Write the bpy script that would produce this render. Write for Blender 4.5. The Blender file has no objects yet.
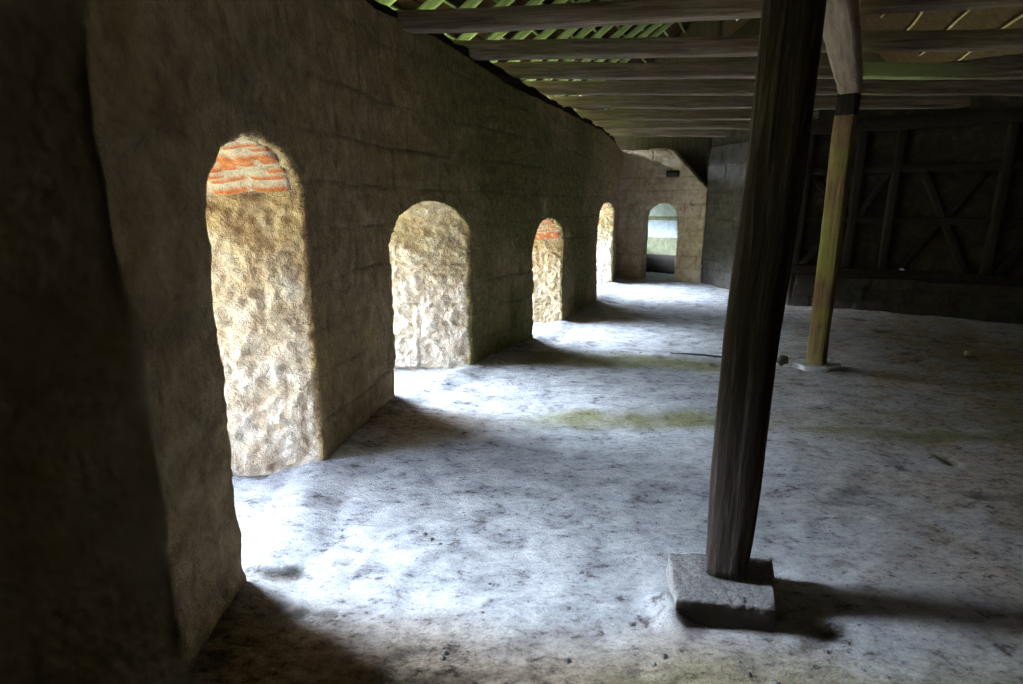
import bpy, bmesh, math, random
import numpy as np
from mathutils import Vector, Matrix

random.seed(11)
rng = np.random.default_rng(5)
SC = bpy.context.scene
COL = SC.collection
R = math.radians

# ------------------------------------------------------------------ noise
def _hash(ix, iy, iz, seed):
    h = (ix.astype(np.int64) * 374761393 + iy.astype(np.int64) * 668265263 + iz.astype(np.int64) * 2147483647 + seed * 1274126177) & 0xFFFFFFFF
    h = ((h ^ (h >> 13)) * 1274126177) & 0xFFFFFFFF
    h = ((h ^ (h >> 16)) * 2246822519) & 0xFFFFFFFF
    return ((h ^ (h >> 15)) & 0xFFFFFF) / float(0xFFFFFF)

def vnoise(p, freq, seed=0):
    """value noise in -1..1 for an (n,3) array"""
    q = p * freq
    i = np.floor(q).astype(np.int64)
    f = q - i
    f = f * f * (3 - 2 * f)
    out = 0
    for dx in (0, 1):
        wx = f[:, 0] if dx else 1 - f[:, 0]
        for dy in (0, 1):
            wy = f[:, 1] if dy else 1 - f[:, 1]
            for dz in (0, 1):
                wz = f[:, 2] if dz else 1 - f[:, 2]
                out = out + wx * wy * wz * _hash(i[:, 0] + dx, i[:, 1] + dy, i[:, 2] + dz, seed)
    return out * 2 - 1

def fbm(p, freq, octs=3, seed=0, gain=0.5):
    a, s, t = 1.0, 0, 0
    for k in range(octs):
        s = s + a * vnoise(p, freq * 2 ** k, seed + k * 17)
        t += a
        a *= gain
    return s / t

def smooth(a, b, x):
    t = np.clip((x - a) / (b - a), 0, 1)
    return t * t * (3 - 2 * t)

# ------------------------------------------------------------------ object helpers
def link(name, me, mat=None, parent=None, smooth_shade=True):
    o = bpy.data.objects.new(name, me)
    COL.objects.link(o)
    if mat is not None:
        me.materials.clear()
        me.materials.append(mat)
    if smooth_shade:
        me.polygons.foreach_set('use_smooth', [True] * len(me.polygons))
    if parent is not None:
        o.parent = parent
    return o

def tag(o, label, cat, group=None, kind=None):
    o['label'] = label
    o['category'] = cat
    if group:
        o['group'] = group
    if kind:
        o['kind'] = kind
    return o

def structure(o, label=None):
    o['kind'] = 'structure'
    if label:
        o['label'] = label
    return o

def evaluated(o):
    dg = bpy.context.evaluated_depsgraph_get()
    dg.update()
    return bpy.data.meshes.new_from_object(o.evaluated_get(dg), depsgraph=dg)

def carve(base_me, cutters, voxel):
    """base minus cutters, then an even quad surface of the given size"""
    o = bpy.data.objects.new('carving', base_me)
    COL.objects.link(o)
    cs = []
    for c in cutters:
        co = bpy.data.objects.new('carving_tool', c)
        COL.objects.link(co)
        cs.append(co)
        m = o.modifiers.new('b', 'BOOLEAN')
        m.operation = 'DIFFERENCE'
        m.solver = 'EXACT'
        m.object = co
    m = o.modifiers.new('r', 'REMESH')
    m.mode = 'VOXEL'
    m.voxel_size = voxel
    me = evaluated(o)
    bpy.data.objects.remove(o)
    for co in cs:
        bpy.data.objects.remove(co)
    return me

def prism(poly, z0, z1):
    """poly: list of (x,y) -> closed prism mesh"""
    bm = bmesh.new()
    a = [bm.verts.new((x, y, z0)) for x, y in poly]
    b = [bm.verts.new((x, y, z1)) for x, y in poly]
    n = len(poly)
    bm.faces.new(a[::-1])
    bm.faces.new(b)
    for i in range(n):
        bm.faces.new((a[i], a[(i + 1) % n], b[(i + 1) % n], b[i]))
    bmesh.ops.recalc_face_normals(bm, faces=bm.faces)
    me = bpy.data.meshes.new('prism')
    bm.to_mesh(me)
    bm.free()
    return me

def loft(rings):
    """rings: list of equal length closed rings of 3D points -> closed solid"""
    bm = bmesh.new()
    vs = [[bm.verts.new(p) for p in r] for r in rings]
    n = len(rings[0])
    for a, b in zip(vs, vs[1:]):
        for i in range(n):
            bm.faces.new((a[i], a[(i + 1) % n], b[(i + 1) % n], b[i]))
    bm.faces.new(vs[0][::-1])
    bm.faces.new(vs[-1])
    bmesh.ops.recalc_face_normals(bm, faces=bm.faces)
    me = bpy.data.meshes.new('loft')
    bm.to_mesh(me)
    bm.free()
    return me

def coords(me):
    a = np.empty(len(me.vertices) * 3)
    me.vertices.foreach_get('co', a)
    return a.reshape(-1, 3)

def normals(me):
    a = np.empty(len(me.vertices) * 3, dtype=np.float32)
    me.vertices.foreach_get('normal', a)
    return a.reshape(-1, 3).astype(float)

def put(me, co):
    me.vertices.foreach_set('co', co.ravel())
    me.update()

def attr(me, name, arr):
    at = me.color_attributes.new(name, 'FLOAT_COLOR', 'POINT')
    d = np.ones((len(arr), 4), dtype=np.float32)
    d[:, :arr.shape[1]] = arr
    at.data.foreach_set('color', d.ravel())

# ------------------------------------------------------------------ materials
class NT:
    def __init__(self, name, rough=0.95):
        self.m = bpy.data.materials.new(name)
        self.m.use_nodes = True
        self.t = self.m.node_tree
        self.b = self.t.nodes['Principled BSDF']
        self.b.inputs['Roughness'].default_value = rough
        self.b.inputs['Specular IOR Level'].default_value = 0.2
    def n(self, typ, **kw):
        x = self.t.nodes.new(typ)
        for k, v in kw.items():
            if hasattr(x, k):
                setattr(x, k, v)
            else:
                x.inputs[k].default_value = v
        return x
    def l(self, a, b):
        self.t.links.new(a, b)
    def coord(self, scale=(1, 1, 1), vary=False):
        c = self.n('ShaderNodeTexCoord')
        mp = self.n('ShaderNodeMapping')
        mp.inputs['Scale'].default_value = scale
        self.l(c.outputs['Object'], mp.inputs['Vector'])
        if vary:
            oi = self.n('ShaderNodeObjectInfo')
            mu = self.n('ShaderNodeMath', operation='MULTIPLY')
            mu.inputs[1].default_value = 37.0
            self.l(oi.outputs['Random'], mu.inputs[0])
            cb = self.n('ShaderNodeCombineXYZ')
            for k in range(3):
                self.l(mu.outputs[0], cb.inputs[k])
            self.l(cb.outputs[0], mp.inputs['Location'])
        return mp.outputs[0]
    def noise(self, vec, scale, detail=4, rough=0.6, dist=0.0):
        x = self.n('ShaderNodeTexNoise')
        x.inputs['Scale'].default_value = scale
        x.inputs['Detail'].default_value = detail
        x.inputs['Roughness'].default_value = rough
        x.inputs['Distortion'].default_value = dist
        self.l(vec, x.inputs['Vector'])
        return x.outputs['Fac']
    def ramp(self, fac, stops):
        x = self.n('ShaderNodeValToRGB')
        e = x.color_ramp.elements
        while len(e) < len(stops):
            e.new(0.5)
        for i, (p, c) in enumerate(stops):
            e[i].position = p
            e[i].color = (*c, 1) if len(c) == 3 else c
        self.l(fac, x.inputs[0])
        return x.outputs['Color']
    def mix(self, fac, a, b, mode='MIX'):
        x = self.n('ShaderNodeMix', data_type='RGBA', blend_type=mode)
        if isinstance(fac, (int, float)):
            x.inputs[0].default_value = fac
        else:
            self.l(fac, x.inputs[0])
        for s, v in ((6, a), (7, b)):
            if isinstance(v, tuple):
                x.inputs[s].default_value = (*v, 1)
            else:
                self.l(v, x.inputs[s])
        return x.outputs[2]
    def math(self, op, a, b=None):
        x = self.n('ShaderNodeMath', operation=op)
        for i, v in enumerate((a, b)):
            if v is None:
                continue
            if isinstance(v, (int, float)):
                x.inputs[i].default_value = v
            else:
                self.l(v, x.inputs[i])
        return x.outputs[0]
    def chan(self, name):
        a = self.n('ShaderNodeAttribute')
        a.attribute_name = name
        s = self.n('ShaderNodeSeparateColor')
        self.l(a.outputs['Color'], s.inputs[0])
        return s.outputs
    def bump(self, h, dist, strength=1.0, prev=None):
        x = self.n('ShaderNodeBump')
        x.inputs['Distance'].default_value = dist
        x.inputs['Strength'].default_value = strength
        self.l(h, x.inputs['Height'])
        if prev is not None:
            self.l(prev, x.inputs['Normal'])
        return x.outputs[0]
    def out(self, col, nor=None):
        self.l(col, self.b.inputs['Base Color'])
        if nor is not None:
            self.l(nor, self.b.inputs['Normal'])
        return self.m

def mat_wall():
    """zone attribute: R = clean reveal stone, G = mortar joint, B = algae"""
    k = NT('old_sandstone_masonry')
    v = k.coord()
    ch = k.chan('zone')
    big = k.noise(v, 1.3, 5, 0.65)
    mid = k.noise(v, 6.0, 6, 0.7, 0.4)
    fine = k.noise(v, 38.0, 5, 0.7)
    vs = k.coord((5, 5, 3.2))
    streak = k.noise(vs, 1.5, 5, 0.7)
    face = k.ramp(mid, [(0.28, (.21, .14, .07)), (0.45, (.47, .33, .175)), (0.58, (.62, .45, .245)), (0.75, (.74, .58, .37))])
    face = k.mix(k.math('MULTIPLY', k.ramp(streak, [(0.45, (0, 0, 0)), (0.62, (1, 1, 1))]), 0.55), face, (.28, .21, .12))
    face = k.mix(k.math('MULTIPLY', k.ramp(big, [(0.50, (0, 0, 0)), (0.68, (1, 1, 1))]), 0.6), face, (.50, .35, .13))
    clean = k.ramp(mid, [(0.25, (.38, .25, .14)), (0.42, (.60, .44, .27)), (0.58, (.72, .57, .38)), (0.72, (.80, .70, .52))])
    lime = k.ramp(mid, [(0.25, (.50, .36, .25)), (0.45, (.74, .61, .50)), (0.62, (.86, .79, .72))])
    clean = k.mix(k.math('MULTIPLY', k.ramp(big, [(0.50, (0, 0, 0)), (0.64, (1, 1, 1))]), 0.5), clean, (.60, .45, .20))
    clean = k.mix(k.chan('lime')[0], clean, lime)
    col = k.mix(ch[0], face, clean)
    moss = k.ramp(k.noise(v, 11, 5, 0.7), [(0.3, (.09, .092, .028)), (0.7, (.29, .27, .085))])
    col = k.mix(ch[2], col, moss)
    col = k.mix(k.math('MULTIPLY', ch[1], 0.55), col, (.10, .085, .06))
    col = k.mix(0.35, col, k.ramp(fine, [(0.3, (.35, .35, .35)), (0.7, (1, 1, 1))]), 'MULTIPLY')
    n1 = k.bump(k.noise(v, 16, 5, 0.7, 0.5), 0.03, 0.9, k.bump(mid, 0.05, 0.8))
    n2 = k.bump(fine, 0.014, 0.9, n1)
    return k.out(col, n2)

def mat_stone(name, lo, hi, scale=8.0, bump=0.02):
    k = NT(name)
    v = k.coord()
    a = k.noise(v, scale, 6, 0.7, 0.3)
    f = k.noise(v, scale * 7, 4, 0.7)
    col = k.ramp(a, [(0.3, lo), (0.7, hi)])
    col = k.mix(0.4, col, k.ramp(f, [(0.3, (.4, .4, .4)), (0.65, (1, 1, 1))]), 'MULTIPLY')
    return k.out(col, k.bump(f, bump * 0.4, 0.8, k.bump(a, bump, 0.8)))

def mat_concrete():
    k = NT('rough_pebbly_concrete')
    v = k.coord()
    a = k.noise(v, 60, 5, 0.75)
    b = k.noise(v, 9, 4, 0.6)
    col = k.ramp(a, [(0.33, (.03, .026, .022)), (0.45, (.15, .14, .132)), (0.7, (.30, .29, .28))])
    col = k.mix(k.math('MULTIPLY', b, 0.5), col, (.20, .175, .15))
    col = k.mix(k.math('MULTIPLY', k.chan('front_shade')[0], 0.85), col, (.060, .045, .032))  # darkens the front face in place of shade
    return k.out(col, k.bump(a, 0.012, 1.0))

def mat_wood(name, dark, mid, light, axis=0, green=None, amount=0.0):
    k = NT(name, 0.85)
    sc = [26, 26, 26]
    sc[axis] = 1.4
    v = k.coord(tuple(sc), True)
    g = k.noise(v, 1.0, 6, 0.72, 0.6)
    v2 = k.coord((3, 3, 3), True)
    b = k.noise(v2, 0.7, 4, 0.6)
    col = k.ramp(g, [(0.3, dark), (0.5, mid), (0.72, light)])
    col = k.mix(k.math('MULTIPLY', b, 0.6), col, dark)
    if green is not None:
        gm = k.ramp(k.noise(v2, 0.5, 3, 0.6), [(0.62 - amount * 0.5, (0, 0, 0)), (0.78 - amount * 0.5, (1, 1, 1))])
        col = k.mix(gm, col, k.mix(0.7, col, green))
    return k.out(col, k.bump(g, 0.02, 0.9))

def mat_floor():
    """zone attribute: R = brown earth and pier shade, G = moss, B = pits"""
    k = NT('trodden_dusty_floor')
    v = k.coord()
    ch = k.chan('zone')
    vr = k.coord((1.0, 1.6, 1.0))
    a = k.noise(vr, 3.2, 6, 0.68, 0.5)
    b = k.noise(vr, 13.0, 6, 0.78, 0.15)
    f = k.noise(v, 70.0, 4, 0.75)
    dust = k.ramp(a, [(0.3, (.22, .215, .22)), (0.45, (.40, .395, .40)), (0.58, (.52, .51, .50)), (0.7, (.62, .61, .60))])
    dirt = k.ramp(f, [(0.3, (.045, .035, .025)), (0.7, (.16, .125, .09))])
    earth = k.ramp(b, [(0.32, (.14, .09, .05)), (0.5, (.38, .26, .155)), (0.7, (.56, .44, .31))])
    spk = k.ramp(k.noise(vr, 34.0, 3, 0.6, 0.2), [(0.30, (1, 1, 1)), (0.37, (0, 0, 0))])
    spots = k.ramp(k.math('ADD', b, k.math('MULTIPLY', k.math('SUBTRACT', a, 0.5), 0.5)), [(0.34, (1, 1, 1)), (0.42, (0, 0, 0))])
    col = k.mix(ch[0], dust, earth)
    moss = k.ramp(f, [(0.3, (.10, .092, .022)), (0.7, (.28, .26, .08))])
    col = k.mix(ch[1], col, moss)
    col = k.mix(k.math('MULTIPLY', spots, 0.75), col, dirt)
    col = k.mix(k.math('MULTIPLY', spk, 0.6), col, dirt)
    col = k.mix(k.math('MULTIPLY', ch[2], 0.8), col, dirt)
    col = k.mix(0.45, col, k.ramp(b, [(0.34, (.35, .33, .32)), (0.55, (1, 1, 1))]), 'MULTIPLY')
    col = k.mix(0.4, col, k.ramp(f, [(0.3, (.35, .35, .35)), (0.6, (1, 1, 1))]), 'MULTIPLY')
    n = k.bump(a, 0.05, 0.6)
    n = k.bump(b, 0.03, 0.9, n)
    n = k.bump(f, 0.008, 0.8, n)
    return k.out(col, n)

def mat_brick():
    k = NT('red_arch_brick')
    a = k.chan('zone')
    v = k.coord()
    f = k.noise(v, 22, 5, 0.7)
    red = k.ramp(f, [(0.3, (.42, .12, .045)), (0.55, (.62, .22, .09)), (0.75, (.74, .42, .26))])
    pale = k.ramp(f, [(0.3, (.50, .40, .30)), (0.7, (.72, .66, .56))])
    col = k.mix(a[0], red, pale)
    return k.out(col, k.bump(f, 0.02, 0.9))

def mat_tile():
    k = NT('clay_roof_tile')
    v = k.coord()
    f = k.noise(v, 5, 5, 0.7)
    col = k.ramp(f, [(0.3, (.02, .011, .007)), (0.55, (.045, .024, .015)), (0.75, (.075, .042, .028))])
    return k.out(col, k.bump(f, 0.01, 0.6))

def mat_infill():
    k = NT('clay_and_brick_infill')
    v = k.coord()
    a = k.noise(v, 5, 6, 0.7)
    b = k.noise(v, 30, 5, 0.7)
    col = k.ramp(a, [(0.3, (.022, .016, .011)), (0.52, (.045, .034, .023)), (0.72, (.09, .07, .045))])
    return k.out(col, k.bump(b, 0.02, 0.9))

M_WALL = mat_wall()
M_FLOOR = mat_floor()
M_CONC = mat_concrete()
M_POST = mat_wood('weathered_dark_oak', (.028, .019, .014), (.085, .058, .042), (.20, .155, .125), 2)
M_POST2 = mat_wood('worn_mossy_pine', (.11, .075, .035), (.27, .19, .085), (.46, .33, .17), 2, (.28, .27, .08), 0.25)
M_BEAM = mat_wood('grey_old_beam', (.11, .078, .055), (.33, .245, .18), (.60, .48, .375), 0, (.24, .25, .10), 0.10)
M_GREEN = mat_wood('green_light_tinted_timber', (.16, .22, .08), (.38, .50, .24), (.60, .72, .44), 0)  # green light from the trees put into the timber colour
M_UNDER = mat_wood('pale_hewn_beam', (.22, .15, .11), (.46, .35, .27), (.66, .54, .44), 0)
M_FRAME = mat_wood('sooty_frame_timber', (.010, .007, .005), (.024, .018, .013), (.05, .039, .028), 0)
M_DARKW = mat_wood('dark_board', (.022, .017, .011), (.06, .047, .032), (.11, .09, .062), 2)
M_BRICK = mat_brick()
M_TILE = mat_tile()
M_FILL = mat_infill()
M_PLINTH = mat_stone('grimy_plinth_stone', (.03, .026, .021), (.085, .074, .06), 5.0, 0.03)
M_PAD = mat_stone('pale_pad_stone', (.36, .35, .34), (.60, .59, .58), 14.0, 0.01)
M_PLASTER = mat_stone('pale_limewash', (.22, .24, .26), (.44, .47, .50), 3.0, 0.02)
M_MOSSW = mat_stone('green_stained_limewash', (.10, .10, .055), (.21, .20, .12), 6.0, 0.02)
M_STICK = mat_wood('dry_stick', (.05, .035, .02), (.12, .085, .055), (.2, .15, .1), 0)
M_LEAD = mat_stone('chalk_white_lump', (.6, .6, .58), (.82, .82, .8), 10.0, 0.01)

# ------------------------------------------------------------------ plan of the place
# foot of the inner face of the outer wall, near -> far
INNER = [(-1.40, -1.2), (-1.41, 2.73), (-1.457, 4.19), (-1.21, 5.81), (-.49, 6.96), (.32, 8.47), (.88, 9.9), (1.79, 12.2), (2.58, 14.85), (2.98, 16.55)]
OUTER = [(-2.95, -1.2), (-2.95, 2.73), (-2.97, 4.3), (-2.55, 6.4), (-1.92, 7.5), (-1.12, 9.1), (-.55, 10.35), (.35, 12.6), (1.15, 15.2), (1.60, 17.1)]
#            inner near      inner far       outer near      outer far     spring crown
ARCHES = [((-1.41, 2.73), (-1.457, 4.19), (-2.97, 3.02), (-3.00, 3.80), (1.90, 2.08), 2.39),
          ((-1.21, 5.81), (-.49, 6.96), (-2.62, 6.30), (-2.12, 7.02), (1.46, 1.66), 2.04),
          ((.32, 8.47), (.88, 9.90), (-.98, 9.35), (-.56, 10.22), (1.26, 1.42), 1.81),
          ((1.79, 12.2), (2.58, 14.85), (.72, 13.75), (1.28, 15.1), (1.58, 1.75), 2.06)]
WALL_TOP = 3.45

def path_coords(p, pts):
    """(n,2) points -> arc length along pts and signed distance (+ = right hand of the direction of travel)"""
    best = np.full(len(p), 1e9)
    s_out = np.zeros(len(p))
    d_out = np.zeros(len(p))
    s0 = 0.0
    for a, b in zip(pts, pts[1:]):
        a = np.array(a); b = np.array(b)
        e = b - a
        L = np.hypot(*e)
        e = e / L
        r = p - a
        t = np.clip(r @ e, 0, L)
        q = r - t[:, None] * e
        d = np.hypot(q[:, 0], q[:, 1])
        sgn = np.sign(r[:, 0] * e[1] - r[:, 1] * e[0])
        m = d < best
        best[m] = d[m]
        s_out[m] = (s0 + t)[m]
        d_out[m] = (d * sgn)[m]
        s0 += L
    return s_out, d_out

def arch_ring(a, b, zs, zc, z0=-0.4, n=22):
    """arch outline standing on plan segment a-b"""
    ring = [(a[0], a[1], z0), (b[0], b[1], z0)]
    for i in range(n + 1):
        th = math.pi * i / n
        u = 0.5 + 0.5 * math.cos(th)
        z1 = zs[0] + (zs[1] - zs[0]) * u if isinstance(zs, tuple) else zs
        z = z1 + (zc - z1) * math.sin(th) ** 0.98
        ring.append((a[0] + (b[0] - a[0]) * u, a[1] + (b[1] - a[1]) * u, z))
    return ring

def ext(a, b, t):
    return (a[0] + (b[0] - a[0]) * t, a[1] + (b[1] - a[1]) * t)

def joints(s, z, course=0.36, length=0.62, seed=0):
    """mask of mortar joints of coursed blocks + random block id"""
    zz = z / course
    row = np.floor(zz)
    h = _hash(row, row * 0, row * 0, seed + 3)
    u = s / (length * (0.8 + 0.5 * h)) + h * 7
    colm = np.floor(u)
    fz = np.abs(zz - row - 0.5) * 2
    fu = np.abs(u - colm - 0.5) * 2
    j = np.maximum(smooth(0.90, 1.0, fz), smooth(0.94, 1.0, fu))
    bid = _hash(row, colm, row * 0, seed + 9)
    return j, bid

# ------------------------------------------------------------------ outer wall with its embrasures
poly = INNER + OUTER[::-1]
base = prism(poly, -0.25, WALL_TOP)
cuts = []
for a, b, oa, ob, zs, zc in ARCHES:
    i0, i1 = ext(a, oa, -0.12), ext(b, ob, -0.12)
    o0, o1 = ext(a, oa, 1.27), ext(b, ob, 1.27)
    cuts.append(loft([arch_ring(i0, i1, zs, zc), arch_ring(o0, o1, (zs[0] - 0.12, zs[1] - 0.12), zc - 0.12)]))
me = carve(base, cuts, 0.021)
co = coords(me)
no = normals(me)
s, d = path_coords(co[:, :2], INNER)
inside = smooth(-0.16, -0.02, d)                     # 1 on the room face
wob = vnoise(co, 3.0, 4) * 0.05
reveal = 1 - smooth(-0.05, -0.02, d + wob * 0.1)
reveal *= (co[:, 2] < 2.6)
jn, bid = joints(s + 0.03 * vnoise(co, 2.5, 1), co[:, 2] + 0.03 * vnoise(co, 2.2, 2))
jr, bir = joints(-d * 1.1 + co[:, 0] * 0.1, co[:, 2] + 0.05 * vnoise(co, 2.2, 2), 0.40, 0.7, 5)
jr3, bir3 = joints(-d * 1.3 + 0.06 * vnoise(co, 5, 14), co[:, 2] + 0.07 * vnoise(co, 4.5, 15), 0.17, 0.28, 6)
third = (co[:, 1] > 8.2) * (co[:, 1] < 11.2)
jr = np.where(third, jr3 * 2.6, jr)
jn = jn * (1 - reveal) + jr * reveal * 0.35
disp = 0.030 * fbm(co, 1.6, 3, 1) + 0.022 * fbm(co, 7, 3, 2) + 0.009 * fbm(co, 24, 2, 3)
rough_r = np.abs(fbm(co * np.array([1, 1, 1.3]), 4.5, 4, 8))
disp += reveal * (0.012 - 0.055 * np.abs(fbm(co * np.array([1, 1, 1.5]), 9.0, 3, 12)) - 0.02 * rough_r)
far_w = smooth(3.2, 5.2, co[:, 1])
disp += (bid - 0.5) * 0.018 * (1 - reveal) * far_w + (bir - 0.5) * 0.03 * reveal
disp -= 0.016 * jn * np.maximum(far_w, reveal) * smooth(-0.3, 0.5, vnoise(co, 1.3, 31) + 0.35)
disp *= 1 - smooth(3.30, 3.44, co[:, 2]) * 0.5
co2 = co + no * disp[:, None]
co2[:, 2] += 0.27 * smooth(2.7, 3.45, co[:, 2]) * (1 - smooth(5.9, 8.3, co[:, 1] + 0.0 * co[:, 0]))
put(me, co2)
y = co[:, 1]
alg = smooth(5.2, 7.4, y) * (1 - smooth(11.0, 13.0, y)) * smooth(-0.35, 0.35, fbm(co, 0.9, 3, 40) + 0.15)
alg *= 0.85 * (1 - reveal)
alg = np.maximum(alg, 0.5 * smooth(0.1, 0.5, fbm(co, 1.4, 3, 44)) * reveal * smooth(1.1, 1.7, co[:, 2]) * 0.5)
lime = reveal * np.clip((1 - smooth(0.95, 1.75, co[:, 2] + 0.5 * fbm(co, 2.5, 3, 46))) * 0.75 + 0.5 * smooth(0.1, 0.4, fbm(co, 5, 3, 47)), 0, 1)
third = (co[:, 1] > 8.2) * (co[:, 1] < 11.2)
lime = lime * (1 - 0.9 * third)
attr(me, 'lime', np.stack([lime, lime, lime], 1))
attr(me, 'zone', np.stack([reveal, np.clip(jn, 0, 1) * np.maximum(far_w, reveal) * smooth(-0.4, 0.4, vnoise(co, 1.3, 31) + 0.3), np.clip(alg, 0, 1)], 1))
wall_left = structure(link('wall_left', me, M_WALL), 'thick sandstone outer wall pierced by four arched embrasures')

# brick vault linings (parts of the wall): arches with red brick crowns
def brick_lining(k, t0, t1, pale_every):
    a, b, oa, ob, zs, zc = ARCHES[k]
    nu, nv = 60, 46
    vs, fs, zone = [], [], []
    for j in range(nv + 1):
        t = t0 + (t1 - t0) * j / nv
        p, q = ext(a, oa, t), ext(b, ob, t)
        for i in range(nu + 1):
            th = math.pi * (0.02 + 0.96 * i / nu)
            u = 0.5 + 0.485 * math.cos(th)
            z1 = zs[0] + (zs[1] - zs[0]) * u
            z = z1 - 0.12 * t + (zc - z1 - 0.02) * math.sin(th) ** 0.98
            br = i / nu * 22
            fr = abs(br - math.floor(br) - 0.5) * 2
            bv = j / nv * (t1 - t0) * 1.5 / 0.24 + (math.floor(br) % 2) * 0.5
            fv = abs(bv - math.floor(bv) - 0.5) * 2
            jt = max(0.0, (fr - 0.72) / 0.28, (fv - 0.9) / 0.1)
            hsh = (math.sin(math.floor(br) * 12.9 + math.floor(bv) * 78.2 + k) * 43758.5) % 1
            lift = 0.016 * min(1, jt) + 0.018 * (hsh - 0.5)
            vs.append((p[0] + (q[0] - p[0]) * u, p[1] + (q[1] - p[1]) * u, z + lift + 0.004 + 0.03 * min(1.0, (t - t0) * 8) * (math.sin(p[0] * 9 + th * 5) * math.sin(t * 17 + th * 3)) * 0.5))
            zone.append((1.0 if jt > 0.42 or hsh > pale_every else 0.0, 0, 0))
    w = nu + 1
    for j in range(nv):
        for i in range(nu):
            fs.append((j * w + i, j * w + i + 1, (j + 1) * w + i + 1, (j + 1) * w + i))
    # back shell gives the lining thickness
    n0 = len(vs)
    vs += [(x, yv, z + 0.05) for x, yv, z in vs]
    zone += zone
    fs += [tuple(n0 + q for q in f[::-1]) for f in fs]
    rim = [j * w for j in range(nv + 1)]
    for e in ([i for i in range(w)], [nv * w + i for i in range(w)], rim, [r + nu for r in rim]):
        for p, q in zip(e, e[1:]):
            fs.append((p, q, n0 + q, n0 + p))
    m = bpy.data.meshes.new('brick_arch')
    m.from_pydata(vs, [], fs)
    bm = bmesh.new(); bm.from_mesh(m); bmesh.ops.recalc_face_normals(bm, faces=bm.faces); bm.to_mesh(m); bm.free()
    attr(m, 'zone', np.array(zone))
    o = link('brick_arch', m, M_BRICK, wall_left)
    o['label'] = 'red brick lining under the crown of an embrasure'
brick_lining(0, 0.045, 0.97, 0.55)
brick_lining(2, 0.045, 0.97, 0.85)
brick_lining(3, 0.045, 0.97, 0.5)

# ------------------------------------------------------------------ far end: cross wall with the doorway
EA, EB = Vector((2.93, 16.46)), Vector((5.02, 15.34))
ed = (EB - EA).normalized()
en = Vector((-ed.y, ed.x))                    # away from the room
if en.y < 0:
    en = -en
EL = (EB - EA).length
def end_pt(u, w):
    p = EA + ed * u + en * w
    return (p.x, p.y)
prof = [(0 - 0.5, -0.25), (EL, -0.25), (EL, 2.02), (EL + 0.0, 2.40), (EL * 0.58, 3.44), (-0.5, 3.44)]
ring0 = [(*end_pt(u, 0), z) for u, z in prof]
ring1 = [(*end_pt(u, 0.55), z) for u, z in prof]
base = loft([ring0, ring1])
da, db = 0.74, 1.66
cut = loft([arch_ring(end_pt(da, -0.2), end_pt(db, -0.2), 1.72, 2.07), arch_ring(end_pt(da, 0.9), end_pt(db + 0.02, 0.9), 1.72, 2.07)])
# rebate stepped out of the masonry beside the arch
reb = loft([[(*end_pt(u, w), z) for u, w in ((EL - 0.42, -0.1), (EL + 0.2, -0.1), (EL + 0.2, 0.07), (EL - 0.42, 0.07))] for z in (1.99, 2.10)])
me = carve(base, [cut, reb], 0.03)
co = coords(me); no = normals(me)
u = (co[:, :2] - np.array(EA)) @ np.array(ed)
jn, bid = joints(u + 0.1, co[:, 2], 0.34, 0.5, 21)
disp = 0.02 * fbm(co, 2, 3, 5) + 0.012 * fbm(co, 9, 3, 6) + (bid - 0.5) * 0.03 - 0.02 * jn
put(me, co + no * disp[:, None])
attr(me, 'lime', np.stack([co[:, 0] * 0 + 0.6] * 3, 1))
cl = 0.25 + 0.3 * smooth(-0.3, 0.4, fbm(co, 1.5, 3, 7))
rev = smooth(0.04, 0.1, (co[:, :2] - np.array(EA)) @ np.array(en)) * (u > 1.5) * (u < 1.8)
attr(me, 'zone', np.stack([cl, jn * 0.6, rev * 0.5], 1))
wall_end = structure(link('wall_end', me, M_WALL), 'stone cross wall with a doorway and a sloping top at the far end')
for nm, (uu, zz, wu, wz) in {'putlog_stone': (EL * 0.62, 2.80, 0.34, 0.16)}.items():
    pts = [[(*end_pt(uu + sx * wu / 2, w), zz + sz * wz / 2) for sx, sz in ((-1, -1), (1, -1), (1, 1), (-1, 1))] for w in (-0.07, 0.1)]
    m = loft(pts)
    bm = bmesh.new(); bm.from_mesh(m); bmesh.ops.bevel(bm, geom=bm.edges[:], offset=0.02, segments=2, affect='EDGES'); bm.to_mesh(m); bm.free()
    o = link(nm, m, M_PLINTH, wall_end)

# ------------------------------------------------------------------ room beyond the doorway
def slab(name, poly, z0, z1, mat, label=None, cuts=(), vox=0.06, parent=None, amp=0.02):
    m = carve(prism(poly, z0, z1), list(cuts), vox)
    c = coords(m)
    put(m, c + normals(m) * (amp * fbm(c, 2.5, 4, 77))[:, None])
    o = link(name, m, mat, parent)
    if parent is None:
        structure(o, label)
    return o
chw = loft([arch_ring((3.9, 17.5), (3.9, 19.2), 1.95, 2.4, 0.95), arch_ring((1.2, 17.7), (1.2, 19.3), 1.95, 2.4, 0.95)])
slab('wall_chamber_side', [(2.0, 16.9), (3.50, 16.9), (3.50, 20.2), (2.0, 20.2)], -0.25, 3.4, M_PLASTER, 'outer wall of the room beyond the doorway', [chw])
CK = Vector((2.5, -2.6)).normalized()
def cpt(k, o):
    p = Vector((3.45, 19.65)) + CK * k + Vector((-CK.y, CK.x)) * o
    return (p.x, p.y)
wcb = slab('wall_chamber_back', [cpt(0, 0), cpt(4.4, 0), cpt(4.4, 0.4), cpt(0, 0.4)], -0.25, 3.4, M_PLASTER, 'pale limewashed back wall of the room beyond the doorway')
slab('dado', [cpt(0.05, -0.05), cpt(3.5, -0.05), cpt(3.5, 0.05), cpt(0.05, 0.05)], -0.2, 1.02, M_MOSSW, parent=wcb)['label'] = 'green stained lower part of the limewashed wall'
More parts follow.
